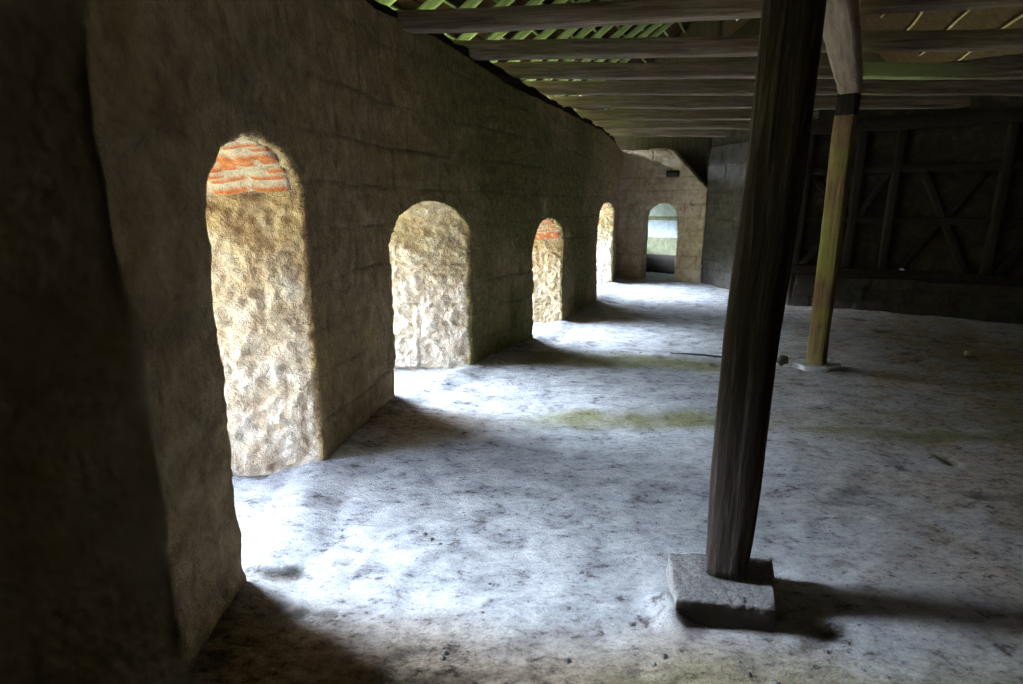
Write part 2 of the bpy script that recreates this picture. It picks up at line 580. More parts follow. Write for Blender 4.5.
slab('wall_strip', [cpt(0.05, -0.03), cpt(3.5, -0.03), cpt(3.5, 0.05), cpt(0.05, 0.05)], 1.54, 1.66, M_MOSSW, vox=0.03, amp=0.005, parent=wcb)
slab('wall_chamber_partition', [(5.02, 15.6), (5.30, 15.45), (8.1, 18.95), (7.8, 19.0)], -0.25, 3.4, M_FILL, 'inner partition of the room beyond the doorway')
slab('ceiling_chamber', [(3.0, 17.1), (5.2, 15.95), (8.0, 18.9), (8.0, 20.1), (3.0, 20.1)], 2.42, 2.58, M_DARKW, 'dark board ceiling of the room beyond the doorway')
step = slab('box', [cpt(0.75, -0.50), cpt(3.0, -0.50), cpt(3.0, -0.08), cpt(0.75, -0.08)], -0.03, 0.50, M_FRAME, parent=wall_end)  # plain dark solid filling the low dark band along the wall
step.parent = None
tag(step, 'low dark bench along the back of the room beyond the doorway', 'box')
# boarded gable over the cross wall
slab('wall_gable_far', [(2.6, 17.25), (3.15, 17.05), (5.25, 15.93), (5.45, 16.2), (3.3, 17.35), (2.7, 17.5)], 2.45, 8.4, M_DARKW, 'dark boarded partition above the far cross wall', vox=0.08)

# ------------------------------------------------------------------ cross wall the camera stands in
gp = [(-3.0, -0.25), (11.0, -0.25), (11.0, 3.9), (9.0, 4.2), (3.2, 8.9), (-3.0, 4.0)]
base = loft([[(x, -0.95, z) for x, z in gp], [(x, 0.42, z) for x, z in gp]])
# splayed doorway, wider towards the back
cut = loft([arch_ring((-0.247, 0.7), (0.85, 0.7), 2.3, 2.85), arch_ring((-0.45, -1.2), (0.85, -1.2), 2.3, 2.85)])
me = carve(base, [cut], 0.035)
co = coords(me); no = normals(me)
put(me, co + no * (0.02 * fbm(co, 2, 3, 51) + 0.012 * fbm(co, 9, 3, 52))[:, None])
attr(me, 'zone', np.stack([co[:, 0] * 0 + 0.5 * (np.abs(co[:, 0] + 0.3) < 0.2), co[:, 0] * 0, 0.35 * smooth(-0.1, 0.4, fbm(co, 1.2, 3, 53))], 1))
fp = [(-3.0, -0.25), (12.5, -0.25), (14.9, 4.0), (8.6, 9.0), (1.0, 4.0)]
slab('wall_gable_back', fp[:0] + [(0.6, 20.3), (15.2, 20.3), (15.2, 20.6), (0.6, 20.6)], -0.25, 9.2, M_DARKW, 'boarded gable closing the roof at the far end', vox=0.12)
slab('wall_eaves', [(9.0, -1.2), (9.3, -1.2), (9.6, 8.2), (15.3, 20.4), (14.9, 20.5), (9.25, 8.4)], -0.25, 4.6, M_FILL, 'outer closing wall under the inner eaves', vox=0.12)
structure(link('wall_front', me, M_WALL), 'dark cross wall with the doorway the view looks through')
slab('wall_passage', [(-1.2, -2.2), (1.6, -2.2), (1.6, -1.7), (-1.2, -1.7)], -0.25, 3.2, M_FILL, 'wall closing the passage behind the view')
slab('wall_passage_side', [(-1.2, -1.75), (-0.8, -1.75), (-0.8, -0.9), (-1.2, -0.9)], -0.25, 3.2, M_FILL, 'side of the passage behind the view')
slab('wall_passage_flank', [(1.2, -1.75), (1.6, -1.75), (1.6, -0.9), (1.2, -0.9)], -0.25, 3.2, M_FILL, 'other side of the passage behind the view')
slab('ceiling_passage', [(-1.2, -2.2), (1.6, -2.2), (1.6, -0.9), (-1.2, -0.9)], 3.15, 3.3, M_DARKW, 'ceiling of the passage behind the view')

# ------------------------------------------------------------------ floor
ys = [-2.0]
while ys[-1] < 20.0:
    ys.append(ys[-1] + (0.05 if ys[-1] < 1.6 else 0.020 + 0.0062 * max(0, ys[-1] - 1.6)))
xs = np.arange(-3.1, 10.4, 0.04)
ys = np.array(ys)
gx, gy = np.meshgrid(xs, ys)
P = np.stack([gx.ravel(), gy.ravel(), np.zeros(gx.size)], 1)
s, d = path_coords(P[:, :2], INNER)
h = 0.030 * fbm(P, 0.55, 2, 60) + 0.016 * fbm(P * np.array([1, 1.5, 1]), 2.4, 3, 61) + 0.010 * fbm(P, 8, 3, 62)
pit = smooth(0.30, 0.60, fbm(P * np.array([1.0, 1.7, 1]), 4.2, 3, 63)) * smooth(-0.15, 0.35, fbm(P, 0.7, 2, 64))
h -= 0.020 * pit
h += (1 - smooth(1.9, 2.5, P[:, 1] + 0.15 * P[:, 0])) * (0.05 * np.abs(fbm(P * np.array([1, 2, 1]), 3.0, 3, 72)) + 0.02 * fbm(P, 9, 2, 73))
h += 0.05 * (1 - smooth(0.0, 0.35, np.abs(d))) * (d > -0.2)              # debris heaped along the wall foot
h += 0.10 * np.exp(-(((P[:, 0] - 0.795) / 0.075) ** 2 + ((P[:, 1] - 2.53) / 0.13) ** 2))   # dust against the footing
h -= 0.025 * np.exp(-((P[:, 1] - 1.75) / 0.35) ** 2)
# a shallow gutter line running to the second post
gl = np.abs((P[:, 1] - 7.55) + 0.23 * (P[:, 0] - 2.2))
h -= 0.035 * (1 - smooth(0.02, 0.08, gl)) * (P[:, 0] > 2.0) * (P[:, 0] < 3.7)
P[:, 2] = h
nx, ny = len(xs), len(ys)
keep = (d > -1.66).reshape(ny, nx)
fs = []
for j in range(ny - 1):
    for i in range(nx - 1):
        if keep[j, i] and keep[j, i + 1] and keep[j + 1, i] and keep[j + 1, i + 1]:
            fs.append((j * nx + i, j * nx + i + 1, (j + 1) * nx + i + 1, (j + 1) * nx + i))
m = bpy.data.meshes.new('floor')
m.from_pydata(P.tolist(), [], fs)
nz = fbm(P, 1.1, 3, 66)
earth = np.clip((1 - smooth(2.0, 2.7, P[:, 1] + 0.16 * P[:, 0] + 0.25 * nz)) * 0.85 + 0.75 * (1 - smooth(0.05, 0.4, d + 0.2 * nz)) * (d > 0.02) * (1 - smooth(2.2, 2.6, P[:, 1])), 0, 1)
earth = np.maximum(earth, smooth(0.15, 0.55, nz) * smooth(3.2, 6.5, P[:, 0]) * 0.7)
earth = np.maximum(earth, smooth(1.2, 4.6, P[:, 0] - 0.30 * (P[:, 1] - 4) + 0.6 * nz) * (0.42 + 0.45 * smooth(-0.2, 0.3, fbm(P, 3.0, 3, 71))))
earth = np.maximum(earth, 0.8 * (1 - smooth(0.1, 1.5, np.hypot(P[:, 0] + 1.15, (P[:, 1] - 5.15) * 2.2))))  # first pier's shadow put into the floor colour as brown
edge = 0.22 * fbm(P, 1.5, 4, 69, 0.65)
ya = 7.55 - 0.19 * (P[:, 0] - 0.5) + edge
moss = (1 - smooth(0.22, 0.46, np.abs(P[:, 1] - ya))) * smooth(-0.5, 0.5, P[:, 0]) * (1 - smooth(2.7, 3.5, P[:, 0]))
yb = 5.30 + edge
moss = np.maximum(moss, 0.95 * (1 - smooth(0.10, 0.40, np.abs(P[:, 1] - yb))) * smooth(-0.4, 0.8, P[:, 0]) * (1 - 0.6 * smooth(2.2, 2.6, P[:, 0])))
moss = np.maximum(moss, 0.8 * (1 - smooth(0.05, 0.22, np.abs(P[:, 1] - 4.95 + 0.1 * (P[:, 0] - 3.5) + edge))) * smooth(2.2, 3.0, P[:, 0]) * (1 - smooth(4.6, 5.2, P[:, 0])))
moss = np.maximum(moss, 0.5 * (1 - smooth(0.1, 0.35, np.abs(P[:, 1] - 1.95 + edge))) * smooth(0.0, 0.7, P[:, 0]))
moss *= 0.75 + 0.25 * smooth(-0.4, 0.3, fbm(P, 5, 3, 68))
attr(m, 'zone', np.stack([earth, np.clip(moss, 0, 1) * 0.9, pit], 1))
bm = bmesh.new(); bm.from_mesh(m)
bmesh.ops.delete(bm, geom=[v for v in bm.verts if not v.link_faces], context='VERTS')
bm.to_mesh(m); bm.free()
structure(link('floor', m, M_FLOOR), 'uneven dusty floor of trodden earth and lime')

def floor_z(x, yv):
    p = np.array([[x, yv, 0.0]])
    return float(0.030 * fbm(p, 0.55, 2, 60)[0])

# ------------------------------------------------------------------ timber
def timber(name, p0, p1, w, hgt, mat, roll=0.0, seg=None, wob=0.012, taper=None, parent=None, seed=0, chamfer=0.16):
    """hewn beam from p0 to p1 (centre line); local X runs along it, mesh keeps its own local frame"""
    p0 = Vector(p0); p1 = Vector(p1)
    L = (p1 - p0).length
    ax = (p1 - p0) / L
    up = Vector((0, 0, 1))
    if abs(ax.z) > 0.95:
        up = Vector((0, 1, 0))
    sy = up.cross(ax).normalized()
    sz = ax.cross(sy)
    if roll:
        q = Matrix.Rotation(roll, 3, ax)
        sy = q @ sy; sz = q @ sz
    n = seg or max(6, int(L / 0.10))
    c = chamfer
    sec = []
    for a, b in ((-1, -1), (1, -1), (1, 1), (-1, 1)):
        for k in range(3):
            t = (k + 0.0) / 3
            sec.append((a, b))
    # rounded square section with extra points on each side
    sec = []
    cor = [(-1, -1), (1, -1), (1, 1), (-1, 1)]
    for i in range(4):
        a, b = cor[i], cor[(i + 1) % 4]
        for t in (c, 0.35, 0.65, 1 - c):
            sec.append((a[0] + (b[0] - a[0]) * t, a[1] + (b[1] - a[1]) * t))
    sec = np.array(sec) * 0.5
    xs_ = np.linspace(0, L, n + 1)
    V = []
    for x in xs_:
        f = 1.0 if taper is None else taper(x / L)
        for (a, b) in sec:
            V.append((x, a * w * f, b * hgt * f))
    V = np.array(V)
    sd = np.array([seed * 3.7, seed * 1.9, seed * 5.3])
    q = V + sd
    lw = q * np.array([0.9, 0.0, 0.0])
    V[:, 1] += wob * 1.6 * vnoise(lw + np.array([0, 3.3, 0]), 1, 90) + wob * 0.7 * fbm(q * np.array([3, 14, 14]), 1, 2, 91)
    V[:, 2] += wob * 1.6 * vnoise(lw + np.array([0, 9.1, 0]), 1, 92) + wob * 0.7 * fbm(q * np.array([3, 14, 14]), 1, 2, 93)
    k = len(sec)
    F = []
    for j in range(n):
        for i in range(k):
            F.append((j * k + i, j * k + (i + 1) % k, (j + 1) * k + (i + 1) % k, (j + 1) * k + i))
    F.append(tuple(range(k))[::-1])
    F.append(tuple(n * k + i for i in range(k)))
    m = bpy.data.meshes.new(name)
    m.from_pydata(V.tolist(), [], F)
    m.update()
    o = link(name, m, mat, None)
    M4 = Matrix(((ax.x, sy.x, sz.x, p0.x), (ax.y, sy.y, sz.y, p0.y), (ax.z, sy.z, sz.z, p0.z), (0, 0, 0, 1)))
    o.matrix_world = M4
    m.polygons.foreach_set('use_smooth', [True] * (len(F) - 2) + [False, False])
    if parent is not None:
        o.parent = parent
        bpy.context.view_layer.update()
        o.matrix_parent_inverse = parent.matrix_world.inverted()
    return o

def along_z(mat_x):
    return mat_x

# wood grain runs along local X in timbers
M_POST_X = mat_wood('weathered_dark_oak_post', (.014, .009, .007), (.045, .030, .022), (.20, .155, .125), 0)
M_POST2_X = mat_wood('worn_mossy_post', (.11, .065, .04), (.27, .17, .10), (.46, .31, .20), 0, (.28, .27, .07), 0.36)
UB_Z0, UB_H = 3.22, 0.24
BEAM_Z0 = 3.62

def empty(name, loc):
    o = bpy.data.objects.new(name, None)
    COL.objects.link(o)
    o.location = loc
    o.empty_display_size = 0.2
    return o

# first post on its concrete footing
foot_top = 0.125
quad = [(.797, 2.47), (1.262, 2.39), (1.430, 2.815), (.868, 2.865)]
m = carve(loft([[(x, yv, -0.06) for x, yv in quad], [(x * 0.99 + 0.011, yv * 0.995 + 0.013, foot_top) for x, yv in quad]]), [], 0.012)
c = coords(m)
put(m, c + normals(m) * (0.008 * fbm(c, 9, 3, 70) + 0.006 * fbm(c, 40, 2, 71) - 0.010 * smooth(0.45, 0.8, fbm(c, 14, 2, 72)))[:, None])
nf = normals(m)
front_shade = smooth(0.35, 0.75, -nf[:, 1]) * smooth(-0.7, 0.1, fbm(c, 6, 3, 74) + 0.1)  # shade of the front face put into the colour as brown
attr(m, 'front_shade', np.stack([front_shade, front_shade, front_shade], 1))
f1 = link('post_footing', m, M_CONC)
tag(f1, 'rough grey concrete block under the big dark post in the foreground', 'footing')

r1 = R(-19.5)
PX, PY = 1.140, 2.715
p1 = empty('timber_post', (PX, PY, foot_top))
tag(p1, 'thick dark weathered timber post standing on the concrete block in front', 'post')
bpy.context.view_layer.update()
def t1(x):
    return 0.84 + 0.16 * min(1.0, x / 0.16)
sh = timber('shaft', (PX, PY, foot_top + 0.006), (PX + 0.055, PY, UB_Z0 + 0.012), 0.235, 0.235, M_POST_X, roll=r1, wob=0.008, taper=t1, parent=p1, seed=3, seg=60, chamfer=0.10)

# second post on a stone pad
QX, QY = 3.86, 7.10
p2z = 0.075
padv = []
for z, f in ((-0.05, 1.0), (0.04, 1.0), (0.06, 0.96)):
    ring = []
    for i in range(28):
        a = 2 * math.pi * i / 28
        rr = f * (0.25 + 0.02 * math.sin(3 * a + 1) + 0.012 * math.sin(7 * a))
        ring.append((QX + 0.02 + rr * 1.15 * math.cos(a), QY + rr * 0.9 * math.sin(a), z + floor_z(QX, QY)))
    padv.append(ring)
pad = link('stone_pad', loft(padv), M_PAD, smooth_shade=False)
tag(pad, 'flat pale round stone under the slender post further back', 'footing')
pz = 0.06 + floor_z(QX, QY)
p2 = empty('timber_post', (QX, QY, pz))
tag(p2, 'slender mossy brown timber post further back on a flat stone', 'post')
bpy.context.view_layer.update()
r2 = R(-42)
timber('shaft', (QX, QY, pz - 0.01), (QX, QY, 3.02), 0.20, 0.20, M_POST2_X, roll=r2, wob=0.008, parent=p2, seed=8, seg=50, chamfer=0.08)
blk = timber('bearing_block', (QX - 0.02, QY - 0.03, 3.00), (QX - 0.02, QY - 0.03, UB_Z0 + 0.01), 0.205, 0.205, M_FRAME, roll=r2, wob=0.004, parent=p2, seed=9, seg=5, chamfer=0.08)
blk['label'] = 'dark block under the beam'

# long beam over both posts, running towards the viewer
bd = (Vector((QX, QY)) - Vector((PX, PY))).normalized()
b0 = Vector((PX + 0.115, PY)) - bd * 2.4
b1 = Vector((QX, QY)) + bd * 0.16
zc_ = UB_Z0 + UB_H / 2
ub = timber('support_beam', (b0.x, b0.y, zc_), (b1.x, b1.y, zc_), 0.22, UB_H, M_UNDER, wob=0.010, seed=14, seg=80, chamfer=0.1)
tag(ub, 'pale hewn beam running overhead from the viewer to the slender post', 'beam')

# tie beams across the room: (left end x, y, direction slope, width, height, material, label)
TIES = [(-1.75, 6.27, -0.164, .165, .175, 'first tie beam overhead from the viewer, nearest the top of the picture'),
        (-0.95, 7.19, -0.070, .165, .180, 'second tie beam overhead from the viewer, paler at its wall end'),
        (-0.45, 8.24, 0.0, .165, .180, 'third tie beam overhead from the viewer, green where it passes the slender post'),
        (0.10, 9.40, 0.0, .165, .180, 'fourth tie beam overhead from the viewer, behind the green one'),
        (0.60, 10.65, 0.0, .165, .180, 'fifth tie beam overhead from the viewer'),
        (1.05, 12.0, 0.0, .165, .180, 'sixth tie beam overhead from the viewer'),
        (1.60, 13.4, 0.0, .165, .175, 'seventh tie beam overhead, second before the far cross wall'),
        (2.10, 14.8, 0.0, .165, .175, 'farthest tie beam overhead, just before the far cross wall')]
M_BEAMG = mat_wood('beam_with_green_light_tint', (.11, .078, .055), (.33, .245, .18), (.60, .48, .375), 0)
def green_stretch(mat, x0, x1, col):
    """green light put into the colour of one stretch, measured along the beam itself"""
    t = mat.node_tree
    b = t.nodes['Principled BSDF']
    src = b.inputs['Base Color'].links[0].from_socket
    tc_ = t.nodes.new('ShaderNodeTexCoord'); sx = t.nodes.new('ShaderNodeSeparateXYZ')
    t.links.new(tc_.outputs['Object'], sx.inputs[0])
    r_ = t.nodes.new('ShaderNodeMapRange'); r_.interpolation_type = 'SMOOTHSTEP'
    r_.inputs['From Min'].default_value = x0; r_.inputs['From Max'].default_value = x0 + 0.25
    r2_ = t.nodes.new('ShaderNodeMapRange'); r2_.interpolation_type = 'SMOOTHSTEP'
    r2_.inputs['From Min'].default_value = x1 - 1.2; r2_.inputs['From Max'].default_value = x1
    r2_.inputs['To Min'].default_value = 1; r2_.inputs['To Max'].default_value = 0
    t.links.new(sx.outputs['X'], r_.inputs['Value']); t.links.new(sx.outputs['X'], r2_.inputs['Value'])
    mu = t.nodes.new('ShaderNodeMath'); mu.operation = 'MULTIPLY'
    t.links.new(r_.outputs[0], mu.inputs[0]); t.links.new(r2_.outputs[0], mu.inputs[1])
    mx = t.nodes.new('ShaderNodeMix'); mx.data_type = 'RGBA'
    t.links.new(mu.outputs[0], mx.inputs[0]); t.links.new(src, mx.inputs[6]); mx.inputs[7].default_value = (*col, 1)
    mx.blend_type = 'MIX'
    ml = t.nodes.new('ShaderNodeMath'); ml.operation = 'MULTIPLY'; ml.inputs[1].default_value = 0.72
    t.links.new(mu.outputs[0], ml.inputs[0]); t.links.new(ml.outputs[0], mx.inputs[0])
    t.links.new(mx.outputs[2], b.inputs['Base Color'])
green_stretch(M_BEAMG, 4.7, 6.9, (.50, .62, .25))  # green light falling on this stretch, put into its colour
for i, (x, yv, sl, w, hg, lab) in enumerate(TIES):
    xe = (8.6, 8.7, 8.8, 9.0, 8.0, 6.3, 5.9, 5.5)[i]
    o = timber('tie_beam', (x, yv, BEAM_Z0 + hg / 2), (xe, yv + sl * (xe - x), BEAM_Z0 + hg / 2), w, hg, M_BEAMG if i == 2 else M_BEAM, wob=0.011, seed=20 + i, chamfer=0.09)
    tag(o, lab, 'beam', 'tie beams across the room')

slab('eaves_light_blocker', [(-2.9, -1.2), (-2.6, -1.2), (-2.6, 4.4), (-2.9, 4.4)], 3.40, 3.98, M_FILL, 'unseen strip added to block eaves light above the nearest embrasure')  # unseen slab added to keep eaves light off the foreground
# wall plate: follows the wall top
def sweep(name, pts, w, hgt, mat, step=0.12, wob=0.012, seed=0):
    """beam with a square section along a plan polyline of 3D points"""
    pts = [Vector(p) for p in pts]
    out = []
    for a, b in zip(pts, pts[1:]):
        n = max(1, int((b - a).length / step))
        for i in range(n):
            out.append(a.lerp(b, i / n))
    out.append(pts[-1])
    V, F = [], []
    for i, p in enumerate(out):
        t = (out[min(i + 1, len(out) - 1)] - out[max(i - 1, 0)]).normalized()
        sd = Vector((t.y, -t.x, 0)).normalized()
        for a, b in ((-.5, -.4), (-.4, -.5), (.4, -.5), (.5, -.4), (.5, .4), (.4, .5), (-.4, .5), (-.5, .4)):
            V.append(p + sd * a * w + Vector((0, 0, b * hgt)))
    V = np.array([tuple(v) for v in V])
    V += wob * np.stack([fbm(V + seed, 3, 3, 80), fbm(V + seed, 3, 3, 81), fbm(V + seed, 3, 3, 82)], 1)
    k = 8
    for j in range(len(out) - 1):
        for i in range(k):
            F.append((j * k + i, j * k + (i + 1) % k, (j + 1) * k + (i + 1) % k, (j + 1) * k + i))
    F.append(tuple(range(k))[::-1]); F.append(tuple((len(out) - 1) * k + i for i in range(k)))
    m = bpy.data.meshes.new(name)
    m.from_pydata(V.tolist(), [], F)
    bm = bmesh.new(); bm.from_mesh(m); bmesh.ops.recalc_face_normals(bm, faces=bm.faces); bm.to_mesh(m); bm.free()
    return link(name, m, mat)
plate = sweep('wall_plate', [(x - 0.13, yv + 0.06, 3.50 + 0.27 * float(1 - smooth(5.9, 8.3, yv))) for x, yv in INNER[:-1]], 0.18, 0.12, M_FRAME, seed=3, wob=0.085, step=0.07)
tag(plate, 'dark timber plate lying along the top of the arched wall', 'beam')

# ------------------------------------------------------------------ roof
FR = [(-1.40, -1.0, -.10), (-1.41, 2.7, -.14), (-1.25, 5.8, -.165), (-.45, 7.1, -.07), (.05, 8.2, 0), (.6, 9.45, 0), (1.2, 11.0, 0), (1.95, 13.1, 0), (2.7, 15.0, 0), (3.6, 17.0, 0), (4.8, 20.4, 0)]
FRY = np.array([f[1] for f in FR]); FRX = np.array([f[0] for f in FR]); FRS = np.array([f[2] for f in FR])
PITCH, UE, UR, ZE = 0.80, -1.75, 4.3, 3.95
UI = 10.4
def roof(yv, u, lift=0.0):
    x = float(np.interp(yv, FRY, FRX)); sl = float(np.interp(yv, FRY, FRS))
    q = 1 / math.sqrt(1 + sl * sl)
    z = ZE + PITCH * (min(u, UR) - UE) - (max(0, u - UR)) * PITCH
    return Vector((x + u * q, yv + u * sl * q, z + lift))
yr = 3.0
k = 0
while yr < 15.2:
    o = timber('rafter', roof(yr, UE), roof(yr, UR - 0.08), 0.12, 0.12, M_GREEN, wob=0.012, seed=100 + k, seg=26)
    tag(o, 'rafter with green light in its colour, rising from the eaves above the arched wall', 'rafter', 'rafters of the outer roof slope')
    if k % 2 == 0:
        o = timber('rafter', roof(yr, UR + 0.08), roof(yr, 8.4 if yr < 7 else 6.6), 0.10, 0.13, M_BEAM, wob=0.012, seed=200 + k, seg=20)
        tag(o, 'brown rafter descending towards the dark timber framed wall', 'rafter', 'rafters of the inner roof slope')
    yr += 0.52 + 0.10 * random.random()
    k += 1
M_LATH = mat_wood('greenish_lath', (.06, .08, .035), (.15, .19, .09), (.26, .32, .17), 0)  # laths carry the same green tree light in their colour
def lath(u, mat, lab, grp, seed):
    pts = [roof(yv, u, 0.085) for yv in np.linspace(2.2, 18.0, 30)]
    o = sweep('roof_lath', pts, 0.055, 0.03, mat, step=0.5, wob=0.012, seed=seed)
    tag(o, lab, 'lath', grp)
for i, u in enumerate(np.arange(UE + 0.1, UR, 0.31)):
    lath(float(u), M_LATH, 'thin green lath nailed across the rafters of the outer roof slope', 'laths of the outer roof slope', i)
for i, u in enumerate(np.arange(UR + 0.3, UI, 0.62)):
    lath(float(u), M_BEAM, 'thin brown lath nailed across the rafters of the inner roof slope', 'laths of the inner roof slope', 40 + i)
# tiles, one covering
V, F = [], []
def tile(c, du, dv, dn):
    n = len(V)
    for s3 in (0, 1):
        for a, b in ((-.5, -.5), (.5, -.5), (.5, .5), (-.5, .5)):
            V.append(tuple(c + du * a + dv * b + dn * (s3 * 0.016 + (0.5 - a) * 0.02)))
    F.extend([(n + 3, n + 2, n + 1, n), (n + 4, n + 5, n + 6, n + 7)] + [(n + i, n + (i + 1) % 4, n + 4 + (i + 1) % 4, n + 4 + i) for i in range(4)])
for side in (0, 1):
    ua, ub_ = (UE - 0.1, UR) if side == 0 else (UR, UI + 0.3)
    us = np.arange(ua, ub_, 0.30)
    for u in us:
        yv = -1.0
        while yv < 20.2:
            yv += 0.24
            if side == 0 and yv > 4 and random.random() < 0.012:
                continue
            c = roof(yv, float(u) + 0.15, 0.125)
            a = roof(yv, float(u) - 0.03, 0.125); b = roof(yv, float(u) + 0.33, 0.125)
            t0, t1_ = roof(yv - 0.128, float(u) + 0.15, 0.125), roof(yv + 0.128, float(u) + 0.15, 0.125)
            du = b - a; dv = t1_ - t0
            if u - 0.03 < UR < u + 0.33:
                c = c + Vector((0, 0, 0.03))
            tile(c, du, dv, du.cross(dv).normalized() * (1 if du.cross(dv).z > 0 else -1))
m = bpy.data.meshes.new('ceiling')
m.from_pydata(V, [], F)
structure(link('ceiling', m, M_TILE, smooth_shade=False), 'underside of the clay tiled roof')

# ------------------------------------------------------------------ inner half-timbered wall
WA, WD = Vector((5.79, 11.95)), Vector((.816, -.578)).normalized()
def wq(q):
    p = WA + WD * q
    return (p.x, p.y)
IW = [(9.35, 4.0), wq(4.4), wq(0), (5.45, 13.75), (5.02, 15.38)]
WN = Vector((-WD.y, WD.x))
if WN.y < 0:
    WN = -WN
def wqo(q, o):
    p = WA + WD * q + WN * o
    return (p.x, p.y)
core = [(9.40, -1.2), wqo(4.35, 0.05), wqo(0.02, 0.05), (5.50, 13.77), (5.05, 15.40), (5.4, 15.55), (5.95, 13.9), wqo(0.2, 0.5), wqo(4.6, 0.5), (9.9, -1.2)]
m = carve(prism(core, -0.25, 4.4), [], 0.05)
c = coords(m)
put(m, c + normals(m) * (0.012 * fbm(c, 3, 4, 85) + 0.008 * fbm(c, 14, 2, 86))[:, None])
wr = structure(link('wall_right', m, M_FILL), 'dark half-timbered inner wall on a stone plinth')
pl_ = [(9.32, -1.2), wqo(4.3, -0.08), wqo(-0.04, -0.08), (5.38, 13.74), (4.99, 15.30), (5.2, 15.45), (5.62, 13.8), wqo(0.1, 0.15), wqo(4.45, 0.15), (9.6, -1.2)]
m = carve(prism(pl_, -0.2, 0.64), [], 0.035)
c = coords(m); nn = normals(m)
ss, dd = path_coords(c[:, :2], IW)
jn, bid = joints(ss, c[:, 2], 0.22, 0.6, 33)
put(m, c + nn * (0.02 * fbm(c, 3, 4, 87) + (bid - 0.5) * 0.05 - 0.03 * jn)[:, None])
link('plinth', m, M_PLINTH, wr)['label'] = 'coursed stone plinth under the timber frame'
# masonry stretch between the timber frame and the far cross wall
mp_ = [(5.36, 13.70), (4.985, 15.28), (5.2, 15.40), (5.62, 13.8)]
m = carve(prism(mp_, 0.5, 3.42), [], 0.03)
c = coords(m); nn = normals(m)
jn, bid = joints(c[:, 1], c[:, 2], 0.33, 0.6, 35)
put(m, c + nn * (0.02 * fbm(c, 3, 4, 88) + (bid - 0.5) * 0.04 - 0.03 * jn)[:, None])
link('masonry_pier', m, M_PLINTH, wr)
def rail(name, z, hgt, w=0.2, o=0.02):
    pts = [(9.36, 0.5, z)] + [(*wqo(q, o), z) for q in (4.35, 3.0, 1.5, 0.0)] + [(5.46, 13.75, z)]
    r_ = sweep(name, pts, w, hgt, M_FRAME, seed=int(z * 10))
    r_.parent = wr
rail('sill_beam', 0.73, 0.17, 0.24)
rail('middle_rail', 1.72, 0.13, 0.17)
rail('top_rail', 2.64, 0.15, 0.19)
rail('top_plate', 3.44, 0.24, 0.26)
QP = [0.06, 0.95, 1.56, 3.10, 4.30]
for i, q in enumerate(QP):
    x, yv = wqo(q, 0.01)
    timber('frame_post', (x, yv, 0.80), (x, yv, 3.36), 0.18, 0.18, M_FRAME, roll=math.atan2(WD.y, WD.x), parent=wr, seed=300 + i, seg=16)
def brace(q0, z0, q1, z1, o, seed, w=0.15):
    a, b = wqo(q0, o), wqo(q1, o)
    timber('brace', (*a, z0), (*b, z1), w, 0.14, M_FRAME, parent=wr, seed=seed, seg=18)
brace(1.95, 2.58, 2.82, 0.80, 0.005, 331)
brace(2.82, 2.58, 1.80, 0.80, 0.03, 332)
brace(0.18, 2.58, 0.86, 1.78, 0.01, 333)
brace(0.16, 0.82, 0.84, 1.66, 0.01, 334)
brace(3.25, 0.82, 4.15, 2.58, 0.01, 335)
brace(1.06, 1.78, 1.46, 2.58, 0.01, 336, 0.12)

# ------------------------------------------------------------------ small things
def pebble(name, loc, r, mat, seed=0, flat=0.6, sub=3):
    bm = bmesh.new()
    bmesh.ops.create_icosphere(bm, subdivisions=sub, radius=1)
    V = np.array([v.co[:] for v in bm.verts])
    f = 1 + 0.35 * fbm(V + seed * 3.3, 1.4, 3, 95)
    V = V * f[:, None] * np.array([r[0], r[1], r[2]])
    for v, cc in zip(bm.verts, V):
        v.co = cc
    m = bpy.data.meshes.new(name)
    bm.to_mesh(m); bm.free()
    o = link(name, m, mat)
    o.location = loc
    return o
o = pebble('stone', (*wqo(1.86, -0.06), 0.835), (.035, .05, .022), M_LEAD, 1)  # white lump at a small white spot on the sill
tag(o, 'small white lump lying on the sill beam of the timber framed wall', 'stone')
o = pebble('stone', (QX - 0.37, QY + 0.12, 0.06), (.07, .07, .07), M_PLINTH, 4)
tag(o, 'grey rounded stone leaning beside the pad of the slender post', 'stone')
st = timber('stick', (2.15, 7.62, 0.012), (3.42, 7.27, 0.012), 0.022, 0.02, M_STICK, wob=0.02, seed=7, seg=24)
tag(st, 'thin dark stick on the floor pointing at the slender post', 'stick')
st = timber('plank', (6.15, 7.62, 0.05), (7.6, 7.35, 0.05), 0.03, 0.06, M_UNDER, wob=0.004, seed=17, seg=14)
tag(st, 'narrow pale lath lying at the foot of the dark timber framed wall', 'plank')
# crumbs of stone and mortar on the floor
V, F = [], []
cr = random.Random(4)
for i in range(900):
    yv = 1.9 + 8.5 * cr.random() ** 1.5
    x = -1.2 + 6.8 * cr.random()
    if x < float(np.interp(yv, [p[1] for p in INNER], [p[0] for p in INNER])) + 0.15 or (0.7 < x < 1.55 and 2.3 < yv < 2.95) or (abs(x - QX) < 0.45 and abs(yv - QY) < 0.4):
        continue
    p = np.array([[x, yv, 0.0]])
    z = float(0.030 * fbm(p, 0.55, 2, 60)[0] + 0.016 * fbm(p * np.array([1, 1.5, 1]), 2.4, 3, 61)[0])
    r = 0.006 + 0.016 * cr.random() ** 3
    n = len(V)
    a0 = cr.random() * 6.28
    for kk in range(5):
        a = a0 + kk * 1.2566
        V.append((x + r * (1 + .5 * cr.random()) * math.cos(a), yv + r * (1 + .5 * cr.random()) * math.sin(a), z - 0.004))
    V.append((x, yv, z + r * 0.5))
    F += [(n + kk, n + (kk + 1) % 5, n + 5) for kk in range(5)] + [(n + 4, n + 3, n + 2, n + 1, n)]
m = bpy.data.meshes.new('rubble')
